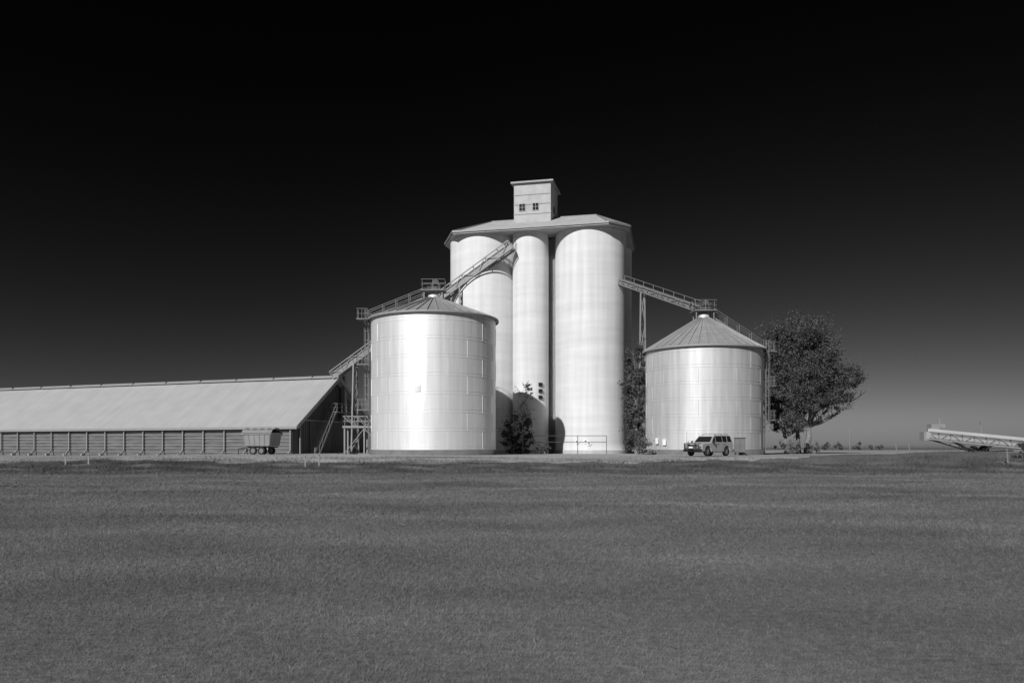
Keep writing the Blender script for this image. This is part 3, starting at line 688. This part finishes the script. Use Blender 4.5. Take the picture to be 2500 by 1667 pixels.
def glass(nm, pts, par=car):
    c = Vector(pts[0]).lerp(Vector(pts[2]), .5); nrm = (Vector(pts[1])-Vector(pts[0])).cross(Vector(pts[2])-Vector(pts[0])).normalized()
    if nrm.dot(c-Vector((-.6, 0, 1.3))) < 0: nrm = -nrm
    a = [Vector(p)+nrm*.012 for p in pts]; b = [Vector(p)-nrm*.01 for p in pts]; k = len(pts)
    m_ = MB(); m_.add(a+b, [tuple(range(k)), tuple(range(k, 2*k))[::-1]]+[(i, (i+1)%k, k+(i+1)%k, k+i) for i in range(k)]); return m_.build(nm, M['glass'], par)
glass('windscreen', [(.95, -.78, 1.185), (.95, .78, 1.185), (.43, .66, 1.655), (.43, -.66, 1.655)])
glass('rear_window', [(-2.315, -.74, 1.2), (-2.315, .74, 1.2), (-2.165, .64, 1.66), (-2.165, -.64, 1.66)])
for s in (-1, 1):
    for xs_ in ([(.78, 1.2), (.28, 1.2), (.28, 1.68), (.36, 1.66)], [(.18, 1.2), (-.72, 1.2), (-.72, 1.70), (.18, 1.68)], [(-.82, 1.2), (-1.42, 1.2), (-1.42, 1.71), (-.82, 1.70)], [(-1.55, 1.22), (-2.16, 1.22), (-2.04, 1.69), (-1.55, 1.71)]):
        glass('side_window', [(x, s*ghy(z), z) for x, z in xs_])
for s in (-1, 1):
    mb = MB(); mb.box((2.275, s*.66, .86), (.08, .36, .18)); mb.build('headlight', M['lamp'], body)
    mb = MB(); mb.box((-2.36, s*.80, .92), (.05, .14, .38)); mb.build('tail_light', M['ring'], body)
    mb = MB(); mb.box((.82, s*(hw+.14), 1.22), (.12, .22, .18)); mb.build('mirror', M['black'], car, .02)
    mb = MB(); mb.box((.05, s*(hw+.06), .36), (1.7, .16, .05)); mb.build('side_step', M['black'], car)
    mb = MB(); mb.bar((.05, s*.6, 1.86), (-1.95, s*.6, 1.88), .04); [mb.bar((x, s*.6, 1.76), (x, s*.6, 1.86), .04) for x in (0, -1, -1.9)]; mb.build('roof_rail', M['steel'], car)
    for w0, w1 in ((.24, 1.14), (-.78, 1.14)):
        mb = MB(); mb.box((w0, s*(hw+.001), .8), (.014, .012, .68)); mb.build('door_gap', M['black'], body)
    for xx in (-.02, -1.02):
        mb = MB(); mb.box((xx, s*(hw+.02), 1.02), (.18, .03, .035)); mb.build('door_handle', M['black'], body)
mb = MB(); mb.box((2.305, 0, .86), (.03, .84, .2)); mb.build('grille', M['black'], body)
mb = MB(); mb.box((2.33, 0, .48), (.12, 1.86, .2)); mb.box((-2.4, 0, .5), (.12, 1.84, .2)); mb.build('bumper', M['black'], car, .03)
mb = MB(); 
for z in (.62, .82, 1.06): mb.path([(2.34, -.86, z), (2.52, -.7, z), (2.56, 0, z+(.04 if z > 1 else 0)), (2.52, .7, z), (2.34, .86, z)], .035, 7)
for y in (-.7, -.34, .34, .7): mb.tube((2.53, y, .5), (2.54, y, 1.08), .035, .035, 7)
bb = mb.build('bull_bar', M['dsteel'], car)
mb = MB()
for y in (-.3, .3): mb.tube((2.52, y, 1.2), (2.6, y, 1.2), .1, .1, 14)
mb.build('driving_lamp', M['lamp'], bb)
mb = MB(); mb.box((2.6, 0, .74), (.015, .38, .12)); mb.build('number_plate', M['white'], bb)
mb = MB(); mb.tube((2.5, -.5, 1.05), (2.45, -.5, 2.1), .012, .008, 5); mb.build('aerial', M['black'], bb)
mb = MB(); mb.tube((-2.38, 0, .95), (-2.56, 0, .95), .36, .36, 20); mb.build('spare_wheel', M['tyre'], car)
mb = MB(); mb.box((0, 0, .4), (4.0, 1.4, .14)); mb.build('underbody', M['black'], car)
for x in (fw, rw):
    for s in (-1, 1): wheel(car, x, s*(hw-.13), .38, .38, .25)

# steel cabinet behind the car
kx, ky = (1806-1250)/FPX*75, 75.0
kb = thing('control_cabinet', 'dark steel control cabinet on legs between the car and the broad tree', 'cabinet', (kx, ky, g1(kx, ky)), R(-10))
mb = MB(); mb.box((0, 0, .95), (.95, .6, 1.35)); cb = mb.build('case', M['ring'], kb, .02)
mb = MB(); mb.box((0, 0, 1.66), (1.1, .76, .05)); mb.build('rain_hood', M['dsteel'], kb)
mb = MB(); mb.box((-.23, -.312, .95), (.42, .02, 1.2)); mb.box((.23, -.312, .95), (.42, .02, 1.2)); mb.build('door', M['concrete_dark'], cb)
for x in (-.4, .4):
    mb = MB(); mb.bar((x, 0, -.1), (x, 0, .27), .1); mb.build('leg', M['dsteel'], kb)

# ------------------------------------------------------------------ parked mobile stacker at far right
D = 76.0
hp = at(2262, 1071, D); tp = at(2560, 1101, D-4); base = Vector((at(2330, 0, D).x, D, g1(at(2330, 0, D).x, D)))
mc = thing('mobile_conveyor', 'long pale mobile grain conveyor parked on the right bank, head raised', 'conveyor', base)
a = hp-base; b = tp-base
mb = MB(); x, up, P, n = truss(mb, a, b, .9, .75, 1.0, .045); mb.build('truss', M['steel'], mc)
mb = MB(); mb.bar(a+up*.85, b+up*.85, 1.0, .28); mb.build('belt_cover', M['shedroof'], mc)
mb = MB(); mb.bar(a+up*.3, b+up*.3, .7, .3); mb.build('belt_trough', M['trim'], mc)
mb = MB(); mb.tube(a-x*.5+up*.35, a+x*.5+up*.35, .34, .34, 16); mb.box(a+up*1.0+Vector((.5, 0, .15)), (.8, .8, .5)); mb.box(a+up*.35+Vector((-.25, 0, -.1)), (.5, .85, .8)); mb.build('head_drum', M['trim'], mc)
mb = MB(); mb.box(a+up*1.15+Vector((1.2, 0, .1)), (.6, .5, .35)); mb.tube(a+up*1.2+Vector((1.1, 0, .2)), a+up*1.2+Vector((1.1, 0, .75)), .05, .05, 6); mb.build('drive_motor', M['trim'], mc)
mb = MB()
for s in (-.5, .5):
    mb.bar(a+x*s+Vector((.1, 0, 0)), (2.3, s*1.3, .25), .09); mb.bar(a.lerp(b, .22)+x*s, (2.3, s*1.3, .3), .09); mb.bar(a.lerp(b, .55)+x*s, (2.3, s*1.3, .3), .08)
    mb.bar((2.3, s*1.3, .35), (8.6, s*1.2, .55), .1)
mb.bar((2.3, -.8, .38), (2.3, .8, .38), .12); mb.build('undercarriage', M['steel'], mc)
for s in (-1, 1): wheel(mc, 2.3, s*.85, .45, .48, .26)
mb = MB(); q = a.lerp(b, .45)+up*.95; mb.tube(q, q+Vector((0, 0, 1.0)), .05, .05, 6); mb.box(q+Vector((0, 0, 1.05)), (.2, .15, .2)); mb.build('mast', M['steel'], mc)
mb = MB(); q = b-Vector((1.6, 0, .2)); mb.add([q+Vector(v) for v in ((-.9, -.8, .9), (.9, -.8, .9), (.9, .8, .9), (-.9, .8, .9), (-.3, -.3, 0), (.3, -.3, 0), (.3, .3, 0), (-.3, .3, 0))], [(0,1,5,4), (1,2,6,5), (2,3,7,6), (3,0,4,7), (4,5,6,7)]); mb.build('hopper', M['steel'], mc)
